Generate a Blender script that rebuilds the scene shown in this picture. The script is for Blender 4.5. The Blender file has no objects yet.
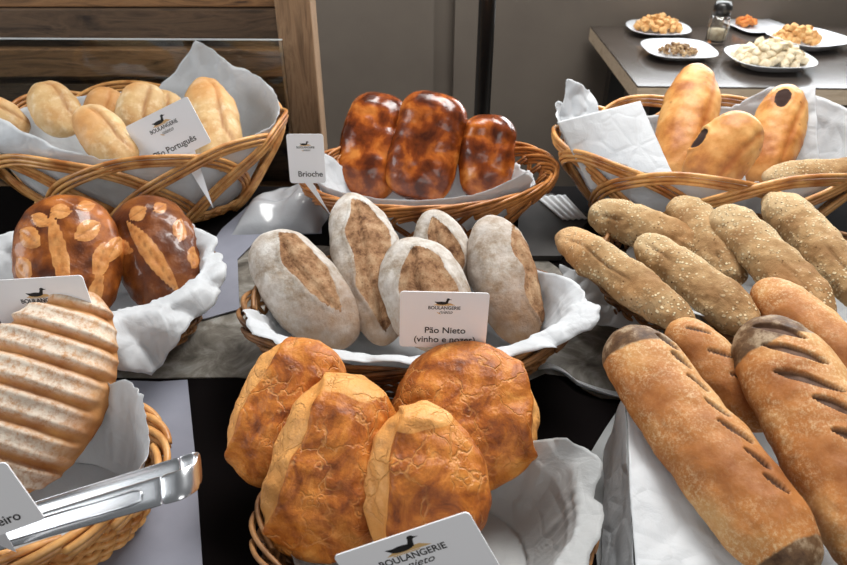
import bpy, math, random
from mathutils import Vector, Matrix, noise
random.seed(7)
S = bpy.context.scene
COL = S.collection
PI = math.pi
R = math.radians

# ------------------------------------------------------------------ camera, light, exposure
T = 0.75                      # height of the bread table
CAMZ = 1.35
PITCH = R(34.0)
FPX = 690.0
cam_d = bpy.data.cameras.new('camera')
cam = bpy.data.objects.new('camera', cam_d); COL.objects.link(cam)
cam.location = (0, 0, CAMZ)
cam.rotation_euler = (PI/2 - PITCH, 0, 0)
cam_d.sensor_width = 36; cam_d.lens = 36 * FPX / 847.0
cam_d.clip_start = 0.02
cam_d.dof.use_dof = True; cam_d.dof.focus_distance = 0.80; cam_d.dof.aperture_fstop = 11
S.camera = cam

w = bpy.data.worlds.new('world'); S.world = w; w.use_nodes = True
bgn = w.node_tree.nodes['Background']
bgn.inputs[0].default_value = (0.96, 0.98, 1.0, 1); bgn.inputs[1].default_value = 0.15

def area(name, loc, target, sx, sy, power, color=(1, 1, 1)):
    l = bpy.data.lights.new(name, 'AREA'); l.shape = 'RECTANGLE'; l.size = sx; l.size_y = sy
    l.energy = power; l.color = color
    o = bpy.data.objects.new(name, l); COL.objects.link(o); o.location = loc
    o.rotation_euler = (Vector(target) - Vector(loc)).to_track_quat('-Z', 'Y').to_euler()
    return o
area('ceiling_daylight', (0.55, 1.55, 2.6), (0.0, 0.75, 0.8), 1.2, 0.7, 60, (1.0, 0.985, 0.96))
area('fill_left', (-2.6, 0.2, 1.9), (0, 0.8, 0.8), 1.4, 1.2, 30, (0.95, 0.98, 1.0))  # added fill lamp on the left; no window stands there
area('fill_behind', (0.8, -1.8, 2.0), (0, 0.8, 0.7), 1.8, 1.2, 20, (1.0, 0.98, 0.95))  # unseen fill lamp added behind the camera to brighten surfaces facing it
def spot(name, loc, target, power, angle, blend=.4, color=(1, .97, .92), rad=.05):
    l = bpy.data.lights.new(name, 'SPOT'); l.energy = power; l.spot_size = R(angle); l.spot_blend = blend
    l.color = color; l.shadow_soft_size = rad
    o = bpy.data.objects.new(name, l); COL.objects.link(o); o.location = loc
    o.rotation_euler = (Vector(target) - Vector(loc)).to_track_quat('-Z', 'Y').to_euler()
area('wall_wash', (-.6, 2.0, 2.6), (-.2, 2.75, .6), 1.2, .2, 9, (1, .97, .92))  # lamp added to brighten the left and centre of the back wall

S.view_settings.view_transform = 'Standard'; S.view_settings.look = 'None'
S.view_settings.gamma = 1; S.view_settings.exposure = 0.0; S.view_settings.use_curve_mapping = False

# ------------------------------------------------------------------ helpers
def ray(px, py):
    x = (px - 423.5) / FPX; y = -(py - 282.5) / FPX
    c, s = math.cos(PITCH), math.sin(PITCH)
    return Vector((x, c + y * s, -s + y * c))
def at(px, py, h=0.0):
    d = ray(px, py); t = (T + h - CAMZ) / d.z
    return Vector((0, 0, CAMZ)) + d * t
def atY(px, py, Y):
    d = ray(px, py); return Vector((0, 0, CAMZ)) + d * (Y / d.y)
def depth(p):
    return p.y * math.cos(PITCH) + (CAMZ - p.z) * math.sin(PITCH)

def tag(o, label, cat=None, group=None, kind=None):
    if label: o['label'] = label
    if cat: o['category'] = cat
    if group: o['group'] = group
    if kind: o['kind'] = kind
    return o
def empty(name, loc=(0, 0, 0)):
    o = bpy.data.objects.new(name, None); o.location = loc; o.empty_display_size = .02
    COL.objects.link(o); return o

class MB:
    def __init__(self): self.v = []; self.f = []
    def tube(self, pts, r, n=6, closed=False, flat=1.0, nrm=None):
        m = len(pts); base = len(self.v); prev = None
        for i, p in enumerate(pts):
            a = pts[(i - 1) % m] if (closed or i) else pts[0]
            b = pts[(i + 1) % m] if (closed or i < m - 1) else pts[-1]
            t = (b - a).normalized()
            ref = nrm[i] if nrm else (prev if prev else (Vector((0, 0, 1)) if abs(t.z) < .9 else Vector((1, 0, 0))))
            s = t.cross(ref)
            if s.length < 1e-6: s = t.cross(Vector((1, 0.1, 0)))
            s.normalize(); u = s.cross(t).normalized(); prev = u
            rr = r[i] if isinstance(r, (list, tuple)) else r
            for k in range(n):
                an = 2 * PI * k / n
                self.v.append(p + s * (math.cos(an) * rr) + u * (math.sin(an) * rr * flat))
        for i in range(m if closed else m - 1):
            for k in range(n):
                a = base + i * n + k; b = base + i * n + (k + 1) % n
                c = base + ((i + 1) % m) * n + (k + 1) % n; d = base + ((i + 1) % m) * n + k
                self.f.append((a, b, c, d))
        if not closed:
            self.f.append(tuple(base + k for k in range(n))[::-1])
            self.f.append(tuple(base + (m - 1) * n + k for k in range(n)))
    def box(self, lo, hi, M=None):
        b = len(self.v)
        for z in (lo[2], hi[2]):
            for y in (lo[1], hi[1]):
                for x in (lo[0], hi[0]):
                    p = Vector((x, y, z)); self.v.append(M @ p if M else p)
        for q in ((0, 2, 3, 1), (4, 5, 7, 6), (0, 1, 5, 4), (2, 6, 7, 3), (0, 4, 6, 2), (1, 3, 7, 5)):
            self.f.append(tuple(b + i for i in q))
    def prism(self, poly, z0, z1, M=None):
        b = len(self.v); n = len(poly)
        for z in (z0, z1):
            for p in poly:
                q = Vector((p[0], p[1], z)); self.v.append(M @ q if M else q)
        self.f.append(tuple(b + i for i in range(n))[::-1]); self.f.append(tuple(b + n + i for i in range(n)))
        for i in range(n): self.f.append((b + i, b + (i + 1) % n, b + n + (i + 1) % n, b + n + i))
    def lathe(self, prof, n=32, c=(0, 0, 0), sq=2.0):
        b = len(self.v); m = len(prof)
        for r, z in prof:
            for k in range(n):
                a = 2 * PI * k / n; ca, sa = math.cos(a), math.sin(a)
                q = (abs(ca) ** sq + abs(sa) ** sq) ** (-1 / sq)
                self.v.append(Vector((c[0] + r * q * ca, c[1] + r * q * sa, c[2] + z)))
        for i in range(m - 1):
            for k in range(n):
                self.f.append((b + i * n + k, b + i * n + (k + 1) % n, b + (i + 1) * n + (k + 1) % n, b + (i + 1) * n + k))
        self.f.append(tuple(b + k for k in range(n))[::-1]); self.f.append(tuple(b + (m - 1) * n + k for k in range(n)))
    def grid(self, rows, closed=False):
        b = len(self.v); m = len(rows); n = len(rows[0])
        for r_ in rows: self.v.extend(r_)
        for i in range(m - 1):
            for k in range(n if closed else n - 1):
                self.f.append((b + i * n + k, b + i * n + (k + 1) % n, b + (i + 1) * n + (k + 1) % n, b + (i + 1) * n + k))
    def build(self, name, mat, parent=None, smooth=True, origin=None, bevel=0):
        if origin is None:
            o0 = Vector((0, 0, 0)) if parent is None else Vector(parent.location)
        else: o0 = Vector(origin)
        me = bpy.data.meshes.new(name)
        if origin is None and parent is None:
            n = len(self.v); o0 = Vector((sum(p.x for p in self.v) / n, sum(p.y for p in self.v) / n, min(p.z for p in self.v)))
        me.from_pydata([tuple(p - o0) for p in self.v], [], self.f); me.update()
        if smooth: me.polygons.foreach_set('use_smooth', [True] * len(me.polygons))
        me.materials.append(mat)
        o = bpy.data.objects.new(name, me); COL.objects.link(o)
        if parent is None: o.location = o0
        else: o.parent = parent
        if bevel:
            md = o.modifiers.new('bevel', 'BEVEL'); md.width = bevel; md.segments = 2; md.limit_method = 'ANGLE'
        return o

def srgb(r, g, b):
    f = lambda c: (c / 255) / 12.92 if c / 255 <= .04045 else (((c / 255) + .055) / 1.055) ** 2.4
    return (f(r), f(g), f(b), 1)

class NT:
    def __init__(s, name):
        s.m = bpy.data.materials.new(name); s.m.use_nodes = True; s.t = s.m.node_tree
        s.b = s.t.nodes['Principled BSDF']; s.co = None
    def put(s, inp, v):
        if hasattr(v, 'is_output'): s.t.links.new(v, inp)
        else:
            try: inp.default_value = v
            except Exception: inp.default_value = tuple(v)[:3]
    def n(s, typ, props=None, **kw):
        nd = s.t.nodes.new(typ)
        for k, v in (props or {}).items(): setattr(nd, k, v)
        for k, v in kw.items():
            s.put(nd.inputs[int(k[1:]) if k[0] == 'i' and k[1:].isdigit() else k], v)
        return nd
    def coord(s, sc=(1, 1, 1)):
        c = s.n('ShaderNodeTexCoord').outputs['Object']
        if sc != (1, 1, 1): c = s.n('ShaderNodeMapping', i0=c, i3=sc).outputs[0]
        return c
    def noise(s, scale, detail=4, rough=.55, dist=0, co=None):
        return s.n('ShaderNodeTexNoise', Vector=co or s.coord(), Scale=scale, Detail=detail, Roughness=rough, Distortion=dist).outputs[0]
    def vor(s, scale, feature='F1', co=None, out='Distance', rnd=1.0):
        return s.n('ShaderNodeTexVoronoi', {'feature': feature}, Vector=co or s.coord(), Scale=scale, Randomness=rnd).outputs[out]
    def ramp(s, fac, stops, interp='LINEAR'):
        nd = s.n('ShaderNodeValToRGB', Fac=fac); cr = nd.color_ramp; cr.interpolation = interp
        while len(cr.elements) < len(stops): cr.elements.new(.5)
        for e, (p, c) in zip(cr.elements, stops):
            e.position = p; e.color = c if hasattr(c, '__len__') else (c, c, c, 1)
        return nd.outputs[0]
    def mix(s, f, a, b, mode='MIX'):
        nd = s.n('ShaderNodeMix', {'data_type': 'RGBA', 'blend_type': mode})
        s.put(nd.inputs[0], f); s.put(nd.inputs[6], a); s.put(nd.inputs[7], b); return nd.outputs[2]
    def math(s, op, a, b=0.0, clamp=False):
        nd = s.n('ShaderNodeMath', {'operation': op, 'use_clamp': clamp}); s.put(nd.inputs[0], a); s.put(nd.inputs[1], b); return nd.outputs[0]
    def attr(s, name): return s.n('ShaderNodeAttribute', {'attribute_name': name}).outputs['Fac']
    def bump(s, h, strength=.5, dist=.002, normal=None):
        nd = s.n('ShaderNodeBump', Height=h, Strength=strength, Distance=dist)
        if normal: s.t.links.new(normal, nd.inputs['Normal'])
        return nd.outputs[0]
    def fin(s, color, rough=.6, normal=None, **kw):
        s.put(s.b.inputs['Base Color'], color); s.put(s.b.inputs['Roughness'], rough)
        if normal: s.t.links.new(normal, s.b.inputs['Normal'])
        for k, v in kw.items(): s.put(s.b.inputs[k.replace('_', ' ')], v)
        return s.m

# ------------------------------------------------------------------ materials
def m_plain(name, c, rough=.6, **kw):
    return NT(name).fin(c, rough, **kw)
def m_cane(name, light, dark, rough=.38):
    t = NT(name)
    n1 = t.noise(28, 3); n2 = t.noise(260, 2)
    c = t.ramp(n1, [(.32, dark), (.62, light)])
    c = t.mix(t.math('MULTIPLY', n2, .5), c, dark)
    return t.fin(c, rough, t.bump(n2, .35, .001), Specular_IOR_Level=.5)
def m_paper(name, col, rough=.55):
    t = NT(name)
    n = t.noise(35, 5, .6, .6); v = t.vor(26, 'DISTANCE_TO_EDGE')
    c = t.mix(t.ramp(t.noise(14, 3), [(.35, 0.), (.75, 1.)]), col, [x * .86 for x in col[:3]] + [1])
    nb = t.bump(t.math('ADD', n, t.math('MULTIPLY', t.ramp(v, [(0, 0.), (.12, 1.)]), .25)), .5, .004)
    t.fin(c, rough, nb)
    tr = t.n('ShaderNodeBsdfTranslucent', Color=col)
    mx = t.n('ShaderNodeMixShader', i0=.22); t.t.links.new(t.b.outputs[0], mx.inputs[1]); t.t.links.new(tr.outputs[0], mx.inputs[2])
    t.t.links.new(mx.outputs[0], t.t.nodes['Material Output'].inputs[0])
    return t.m
def m_wood(name, light, dark, sc=(1.5, 12, 12), rough=.7):
    t = NT(name)
    co = t.coord(sc)
    n = t.noise(3.0, 6, .62, 1.4, co=co); n2 = t.noise(12, 3, co=t.coord())
    k = t.ramp(t.noise(5, 2, co=t.coord((1, 1, 1))), [(.68, 0.), (.74, 1.)])
    c = t.ramp(n, [(.3, dark), (.52, light), (.7, dark)])
    c = t.mix(t.math('MULTIPLY', n2, .35), c, dark)
    c = t.mix(k, c, [x * .4 for x in dark[:3]] + [1])
    return t.fin(c, rough, t.bump(n, .5, .003))

M = {}
M['cane'] = m_cane('golden_cane', srgb(240, 186, 116), srgb(172, 106, 50))
M['cane_orange'] = m_cane('orange_cane', srgb(216, 146, 78), srgb(134, 74, 28))
M['cane_dark'] = m_cane('brown_wicker', srgb(176, 126, 76), srgb(84, 50, 24), .5)
M['paper'] = m_paper('white_parchment', srgb(224, 227, 230))
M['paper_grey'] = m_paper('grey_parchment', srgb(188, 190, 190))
M['wood_dark'] = m_wood('weathered_wood', srgb(112, 88, 66), srgb(48, 35, 26))
M['wood_mid'] = m_wood('brown_wood', srgb(168, 124, 82), srgb(82, 58, 38))
M['wood_post'] = m_wood('post_wood', srgb(176, 142, 108), srgb(98, 74, 52), (12, 12, 1.5))
M['black_cloth'] = m_plain('black_cloth', srgb(14, 11, 11), 1.0, Specular_IOR_Level=.05)
M['steel'] = m_plain('polished_steel', srgb(225, 227, 230), .26, Metallic=1.0)
M['card'] = m_plain('white_card', srgb(243, 243, 246), .45)
M['ink'] = m_plain('black_ink', srgb(30, 28, 28), .6)
M['tan_ink'] = m_plain('tan_ink', srgb(214, 176, 118), .6)
M['china'] = m_plain('white_china', srgb(232, 234, 238), .12)
M['black_metal'] = m_plain('black_metal', srgb(28, 26, 25), .28, Specular_IOR_Level=.8)

def wall_mat():
    t = NT('grey_brown_plaster')
    n = t.noise(3, 4); c = t.ramp(n, [(.3, srgb(108, 99, 90)), (.7, srgb(119, 110, 100))])
    return t.fin(c, .8, t.bump(t.noise(180, 2), .08, .001))
M['wall'] = wall_mat()
M['floor'] = m_plain('grey_floor', srgb(96, 92, 88), .6)
def m_mat():
    t = NT('stone_pattern')
    n = t.noise(16, 6, .65, 1.8); c = t.ramp(n, [(.3, srgb(66, 62, 56)), (.5, srgb(116, 111, 102)), (.68, srgb(156, 154, 148))])
    return t.fin(c, .4)
M['stone'] = m_mat()
def m_grey(name, c1, c2):
    t = NT(name); c = t.ramp(t.noise(9, 4), [(.3, c1), (.7, c2)])
    return t.fin(c, .85, t.bump(t.noise(700, 1), .2, .0006))
M['grey_cloth'] = m_grey('lavender_grey_cloth', srgb(122, 124, 136), srgb(140, 142, 154))
M['grey_felt'] = m_grey('grey_felt', srgb(122, 124, 124), srgb(142, 144, 144))
M['slate'] = m_grey('slate_board', srgb(58, 56, 55), srgb(74, 72, 70))
def m_glass(name, rough=.02, col=(1, 1, 1, 1)):
    t = NT(name); return t.fin(col, rough, Transmission_Weight=1.0, IOR=1.45)
M['glass'] = m_glass('clear_glass')
M['acrylic'] = m_glass('clear_acrylic', .02, (.93, .97, .97, 1))
def m_tabletop():
    t = NT('dark_lacquered_wood')
    c = t.ramp(t.noise(4, 5, co=t.coord((1, 14, 14))), [(.3, srgb(62, 54, 48)), (.7, srgb(84, 76, 70))])
    return t.fin(c, .2, Specular_IOR_Level=.8)
M['table_dark'] = m_tabletop()
M['table_edge'] = m_wood('pale_wood_edge', srgb(236, 216, 190), srgb(205, 182, 152))
def m_plastic():
    t = NT('cloudy_plastic')
    t.fin(srgb(205, 208, 212), .2, t.bump(t.noise(30, 4), .5, .004), Transmission_Weight=.35)
    return t.m
M['plastic'] = m_plastic()

# breads ---------------------------------------------------------------
def m_tiger():
    t = NT('mottled_tiger_crust'); co = t.coord()
    wob = t.n('ShaderNodeTexNoise', Vector=co, Scale=38., Detail=3.).outputs['Color']
    cw = t.n('ShaderNodeVectorMath', {'operation': 'MULTIPLY_ADD'}, i0=wob, i1=(.045, .045, .045), i2=co).outputs[0]
    v = t.vor(27, 'DISTANCE_TO_EDGE', cw); v2 = t.vor(70, 'DISTANCE_TO_EDGE', cw)
    gate = t.ramp(t.noise(22, 3), [(.42, 0.), (.56, 1.)])
    line = t.math('MULTIPLY', t.ramp(v, [(0., 1.), (.02, .7), (.045, 0.)]), gate)
    line2 = t.math('MULTIPLY', t.ramp(v2, [(0., 1.), (.06, 0.)]), t.ramp(t.noise(30, 3), [(.54, 0.), (.64, .6)]))
    line = t.math('MAXIMUM', line, line2)
    c = t.ramp(t.noise(30, 6, .65, .8), [(.32, srgb(116, 56, 14)), (.44, srgb(164, 88, 26)), (.56, srgb(200, 120, 44)), (.72, srgb(228, 158, 78))])
    pale = t.ramp(t.noise(12, 3), [(.3, srgb(222, 148, 72)), (.7, srgb(244, 184, 110))])
    p = t.math('ADD', t.attr('m1'), t.math('MULTIPLY', t.math('SUBTRACT', t.noise(45, 4), .5), .7))
    c = t.mix(t.ramp(p, [(.4, 0.), (.6, 1.)]), c, pale)
    c = t.mix(t.math('MULTIPLY', line, .7), c, srgb(226, 158, 88))
    hb = t.math('ADD', t.math('MULTIPLY', line, -.6), t.noise(120, 5))
    return t.fin(c, .5, t.bump(hb, .8, .0028), Specular_IOR_Level=.4)
def m_flour_split():
    t = NT('floured_rye_crust')
    m1 = t.attr('m1')
    e = t.math('ADD', m1, t.math('MULTIPLY', t.math('SUBTRACT', t.noise(60, 7, .7), .5), .9))
    fl = t.ramp(t.noise(34, 7, .7), [(.32, srgb(142, 122, 100)), (.46, srgb(184, 174, 162)), (.62, srgb(216, 212, 206))])
    base = t.ramp(t.noise(22, 5), [(.3, srgb(122, 88, 62)), (.7, srgb(160, 126, 94))])
    fl = t.mix(t.math('ADD', t.attr('m2'), t.math('MULTIPLY', t.math('SUBTRACT', t.noise(40, 5), .5), .9), True), fl, base)
    br = t.ramp(t.noise(46, 7, .72), [(.34, srgb(92, 60, 40)), (.46, srgb(150, 112, 80)), (.64, srgb(190, 158, 124))])
    br = t.mix(t.ramp(t.vor(150), [(.08, .55), (.2, 0.)]), br, srgb(62, 36, 22))
    c = t.mix(t.ramp(e, [(.42, 0.), (.56, 1.)]), fl, br)
    return t.fin(c, .85, t.bump(t.noise(110, 6, .7), .9, .003), Specular_IOR_Level=.2)
def m_brioche():
    t = NT('glazed_brioche_crust')
    m1 = t.math('ADD', t.attr('m1'), t.math('MULTIPLY', t.math('SUBTRACT', t.noise(24, 5, .55, .3), .5), 2.3))
    c = t.ramp(m1, [(.05, srgb(206, 128, 58)), (.26, srgb(178, 94, 34)), (.5, srgb(124, 56, 18)), (.82, srgb(74, 30, 10))])
    return t.fin(c, .24, t.bump(t.noise(60, 5), .5, .003), Specular_IOR_Level=.35, Coat_Weight=.3, Coat_Roughness=.10)
def m_leafloaf():
    t = NT('glossy_brown_crust')
    c = t.ramp(t.noise(26, 5), [(.36, srgb(80, 36, 10)), (.5, srgb(128, 66, 20)), (.64, srgb(178, 104, 42))])
    c = t.mix(t.ramp(t.attr('m1'), [(.4, 0.), (.55, 1.)]), c, t.ramp(t.noise(80, 4), [(.3, srgb(190, 118, 58)), (.7, srgb(222, 160, 96))]))
    c = t.mix(t.attr('m2'), c, srgb(84, 42, 20))
    return t.fin(c, .4, t.bump(t.noise(60, 6, .6), .7, .003), Specular_IOR_Level=.3, Coat_Weight=.35, Coat_Roughness=.08)
def m_roll():
    t = NT('pale_roll_crust')
    c = t.ramp(t.noise(20, 4), [(.3, srgb(184, 136, 80)), (.5, srgb(204, 168, 116)), (.7, srgb(220, 192, 148))])
    c = t.mix(t.ramp(t.noise(55, 6, .7), [(.5, 0.), (.72, .7)]), c, srgb(232, 214, 180))
    c = t.mix(t.attr('m1'), c, srgb(146, 92, 42)); c = t.mix(t.math('MULTIPLY', t.attr('m2'), .8), c, srgb(216, 138, 58))
    return t.fin(c, .65, t.bump(t.noise(110, 5), .5, .002))
def m_stuffed():
    t = NT('golden_smooth_crust')
    c = t.ramp(t.noise(22, 5), [(.34, srgb(160, 94, 40)), (.48, srgb(202, 138, 70)), (.64, srgb(224, 172, 106))])
    c = t.mix(t.ramp(t.vor(55), [(.1, .75), (.2, 0.)]), c, t.mix(t.ramp(t.noise(14, 2), [(.5, 0.), (.6, 1.)]), c, srgb(120, 60, 26)))
    c = t.mix(t.math('MULTIPLY', t.attr('m2'), .8), c, srgb(170, 92, 34))
    c = t.mix(t.ramp(t.math('ADD', t.attr('m1'), t.math('MULTIPLY', t.math('SUBTRACT', t.noise(120, 5), .5), .9)), [(.4, 0.), (.6, 1.)]), c, srgb(46, 24, 16))
    return t.fin(c, t.math('ADD', t.math('MULTIPLY', t.attr('m1'), .4), .5), t.bump(t.noise(70, 6, .65), .6, .002), Specular_IOR_Level=.4)
def m_seeded():
    t = NT('seeded_crust')
    c = t.ramp(t.noise(15, 5), [(.34, srgb(134, 98, 62)), (.48, srgb(174, 140, 98)), (.64, srgb(206, 180, 140))])
    gate = t.ramp(t.noise(24, 3), [(.42, 0.), (.58, 1.)])
    s1 = t.math('MULTIPLY', t.ramp(t.vor(190), [(.25, 1.), (.38, 0.)]), gate)
    s2 = t.math('MULTIPLY', t.ramp(t.vor(130), [(.1, 1.), (.2, 0.)]), t.ramp(t.noise(60, 2), [(.45, 0.), (.55, 1.)]))
    c = t.mix(s1, c, srgb(236, 216, 176)); c = t.mix(s2, c, srgb(92, 60, 34))
    c = t.mix(t.attr('m1'), c, srgb(104, 70, 42)); c = t.mix(t.math('MULTIPLY', t.attr('m2'), .6), c, srgb(214, 140, 72))
    h = t.math('ADD', t.math('MULTIPLY', s1, .8), t.noise(90, 6, .7))
    return t.fin(c, .75, t.bump(h, .9, .0028), Specular_IOR_Level=.15)
def m_baguette():
    t = NT('golden_scored_crust')
    c = t.ramp(t.noise(11, 5), [(.34, srgb(142, 82, 36)), (.5, srgb(182, 118, 60)), (.64, srgb(206, 156, 98))])
    fl = t.ramp(t.noise(260, 6, .85), [(.48, 0.), (.62, .75)])
    fl = t.math('MULTIPLY', fl, t.ramp(t.noise(16, 2), [(.4, .1), (.6, 1.)]))
    c = t.mix(fl, c, srgb(226, 200, 156))
    dk = t.ramp(t.noise(50, 5, .7), [(.32, srgb(70, 46, 28)), (.5, srgb(108, 80, 54)), (.64, srgb(168, 146, 118))])
    e = t.math('ADD', t.attr('m2'), t.math('MULTIPLY', t.math('SUBTRACT', t.noise(50, 6, .65), .5), .9))
    c = t.mix(t.ramp(e, [(.38, 0.), (.62, 1.)]), c, dk)
    c = t.mix(t.attr('m1'), c, t.ramp(t.noise(60, 3), [(.3, srgb(62, 36, 22)), (.7, srgb(110, 76, 50))]))
    return t.fin(c, .6, t.bump(t.noise(110, 5), .5, .002), Specular_IOR_Level=.3)
def m_farm():
    t = NT('floured_scored_crust')
    c = t.ramp(t.noise(18, 4), [(.3, srgb(158, 98, 50)), (.55, srgb(190, 134, 80)), (.75, srgb(206, 158, 106))])
    f = t.math('MULTIPLY', t.ramp(t.noise(130, 7, .75), [(.36, .15), (.55, 1.)]), t.attr('m2'))
    c = t.mix(f, c, srgb(226, 212, 194))
    c = t.mix(t.math('MULTIPLY', t.attr('m1'), .85), c, t.ramp(t.noise(40, 4), [(.3, srgb(176, 108, 50)), (.7, srgb(222, 168, 100))]))
    return t.fin(c, .75, t.bump(t.noise(120, 6), .6, .002), Specular_IOR_Level=.25)
BM = {'tiger': m_tiger(), 'split': m_flour_split(), 'brioche': m_brioche(), 'leaf': m_leafloaf(), 'roll': m_roll(),
      'stuffed': m_stuffed(), 'seeded': m_seeded(), 'baguette': m_baguette(), 'farm': m_farm()}

# ------------------------------------------------------------------ room
def struct(name, mb, mat, smooth=False):
    o = mb.build(name, mat, smooth=smooth); o['kind'] = 'structure'; return o
m = MB(); m.box((-3.2, -2.5, -.05), (3.2, 3.0, 0)); struct('floor', m, M['floor'])
m = MB()
WX0, WX1, WZ0, WZ1 = .70, 2.3, .93, 2.0
m.box((-3.2, 2.75, 0), (0.04, 2.85, 2.8)); m.box((0.04, 2.80, 0), (0.12, 2.85, 2.8))
m.box((0.12, 2.75, 0), (WX0, 2.85, 2.8)); m.box((WX1, 2.75, 0), (3.2, 2.85, 2.8)); m.box((WX0, 2.75, 0), (WX1, 2.85, WZ0)); m.box((WX0, 2.75, WZ1), (WX1, 2.85, 2.8))
struct('wall_back', m, M['wall'])
m = MB()
for lo, hi in (((WX0, 2.78, WZ0), (WX1, 2.83, WZ0 + .04)), ((WX0, 2.78, WZ1 - .04), (WX1, 2.83, WZ1)), ((WX0, 2.78, WZ0), (WX0 + .04, 2.83, WZ1)), ((WX1 - .04, 2.78, WZ0), (WX1, 2.83, WZ1)), ((1.48, 2.78, WZ0), (1.52, 2.83, WZ1))): m.box(lo, hi)
wf = struct('window_1', m, M['black_metal'])
t_ = NT('daylit_window_pane'); t_.fin((.9, .95, 1, 1), .2); t_.b.inputs['Emission Color'].default_value = (.93, .97, 1, 1); t_.b.inputs['Emission Strength'].default_value = 10.0
m = MB(); m.box((WX0 + .04, 2.80, WZ0 + .04), (WX1 - .04, 2.81, WZ1 - .04)); m.build('window_pane', t_.m, wf, False)

# support pole behind the table
c = atY(487.5, 0, 1.50)
o = empty('metal_pole', (c.x, 1.50, 0))
m = MB(); m.lathe([(.018, .012), (.018, 2.7)], 24, (c.x, 1.5, 0)); m.build('pole', M['black_metal'], o)
m = MB(); m.lathe([(.06, 0), (.06, .006), (.03, .012)], 32, (c.x, 1.5, 0)); m.build('base_plate', M['black_metal'], o)
tag(o, 'slim black metal pole standing behind the glazed brioche basket', 'pole')

# rough wooden slat panel behind, left
pr = empty('wooden_slat_panel', (-.7, 1.46, 0))
PY = 1.42
def zpix(py, Y): return atY(423, py, Y).z
for y0, y1, mt, dy, xx in ((-60, -26, 'wood_mid', .02, 0), (-24, 9, 'wood_mid', .016, 0), (10, 41, 'wood_dark', .01, .0), (49, 77, 'wood_mid', 0., 0), (86, 122, 'wood_dark', .02, 0), (132, 172, 'wood_dark', .012, 0), (186, 220, 'wood_mid', 0.005, 0)):
    m = MB(); z1, z0 = zpix(y0, PY), zpix(y1, PY); m.box((-1.5, PY + dy, z0), (-.262, PY + dy + .025, z1))
    m.build('plank', M[mt], pr, False, bevel=.003)
m = MB(); m.box((-1.5, PY + .047, .02), (-.27, PY + .058, 1.5)); m.build('backing_board', M['wood_dark'], pr, False)
x0 = atY(276, 10, PY).x; x1 = atY(312, 10, PY).x
m = MB(); m.box((x0, PY - .012, 0), (x1, PY + .06, 1.6)); m.build('post', M['wood_post'], pr, False, bevel=.004)
m = MB(); m.box((-1.5, PY - .012, 0), (-1.43, PY + .06, 1.6)); m.build('post', M['wood_post'], pr, False, bevel=.004)
tag(pr, 'weathered brown wooden slat panel with a square post behind the left baskets', 'wooden panel')
m = MB(); mm = Matrix.Rotation(R(-.9), 4, 'Z')
zt = zpix(41, 1.37)
mm = Matrix.Translation((-.275, 1.375, 0)) @ Matrix.Rotation(R(-1.0), 4, 'Z')
m.box((-1.15, -.003, 0), (0, .003, zt), mm)
acr = m.build('acrylic_screen', M['acrylic'], smooth=False)
m = MB(); m.box((-1.15, -.0034, zt), (0, .0034, zt + .0018), mm); m.build('top_edge', m_plain('polished_acrylic_edge', srgb(206, 212, 214), .3), acr, False)
tag(acr, 'clear acrylic screen upright before the weathered wooden slats', 'screen')

# bread table with black cloth
TB = 1.235
tb = empty('display_table', (0, .66, 0))
m = MB(); m.box((-1.02, .13, T - .045), (1.02, TB - .008, T - .004)); m.build('tabletop', M['table_dark'], tb, False)
for sx in (-.95, .95):
    for sy in (.2, TB - .08):
        m = MB(); m.box((sx - .025, sy - .025, 0), (sx + .025, sy + .025, T - .045)); m.build('leg', M['black_metal'], tb, False)
tag(tb, 'long table under the bread baskets, covered by black cloth', 'table')
m = MB(); rows = []
prof = [(-1, T - .42), (-.03, T - .006), (0, T), (1, T), (1.03, T - .006), (2, T - .3)]
xs = [-1.035 + 2.07 * i / 60 for i in range(61)]
for yy, zz, wv in ((.112, T - .42, 1), (.118, T - .2, .6), (.122, T - .01, 0), (.13, T, 0), (.4, T, 0), (.8, T, 0), (TB - .008, T, 0), (TB, T - .008, 0), (TB + .006, T - .2, .6), (TB + .01, T - .4, 1)):
    rows.append([Vector((x, yy + wv * .012 * math.sin(x * 38) * (1 if yy > .5 else -1), zz)) for x in xs])
m.grid(rows); o = m.build('tablecloth', M['black_cloth']); md = o.modifiers.new('s', 'SOLIDIFY'); md.thickness = .0015; md.offset = -1
tag(o, 'plain black tablecloth spread under all the baskets', 'tablecloth')

def flat(name, poly, h0, h1, mat, label, cat, sub=0):
    m = MB(); m.prism([(p.x, p.y) for p in poly], T + h0, T + h1)
    return tag(m.build(name, mat, smooth=False), label, cat)
P = lambda px, py: at(px, py, 0)
front = [P(100, 378), P(170, 379), P(238, 378), P(330, 388), P(420, 392), P(520, 385), P(545, 374), P(566, 377), P(583, 390), P(600, 399), P(622, 400)]
flat('stone_pattern_mat', [Vector((-.75, .70, 0))] + front + [P(640, 372), P(600, 300), P(548, 262), P(220, 240), P(0, 262)], .0005, .0022, M['stone'], 'grey stone-patterned mat crossing beneath the floured rye basket', 'mat')
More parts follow.
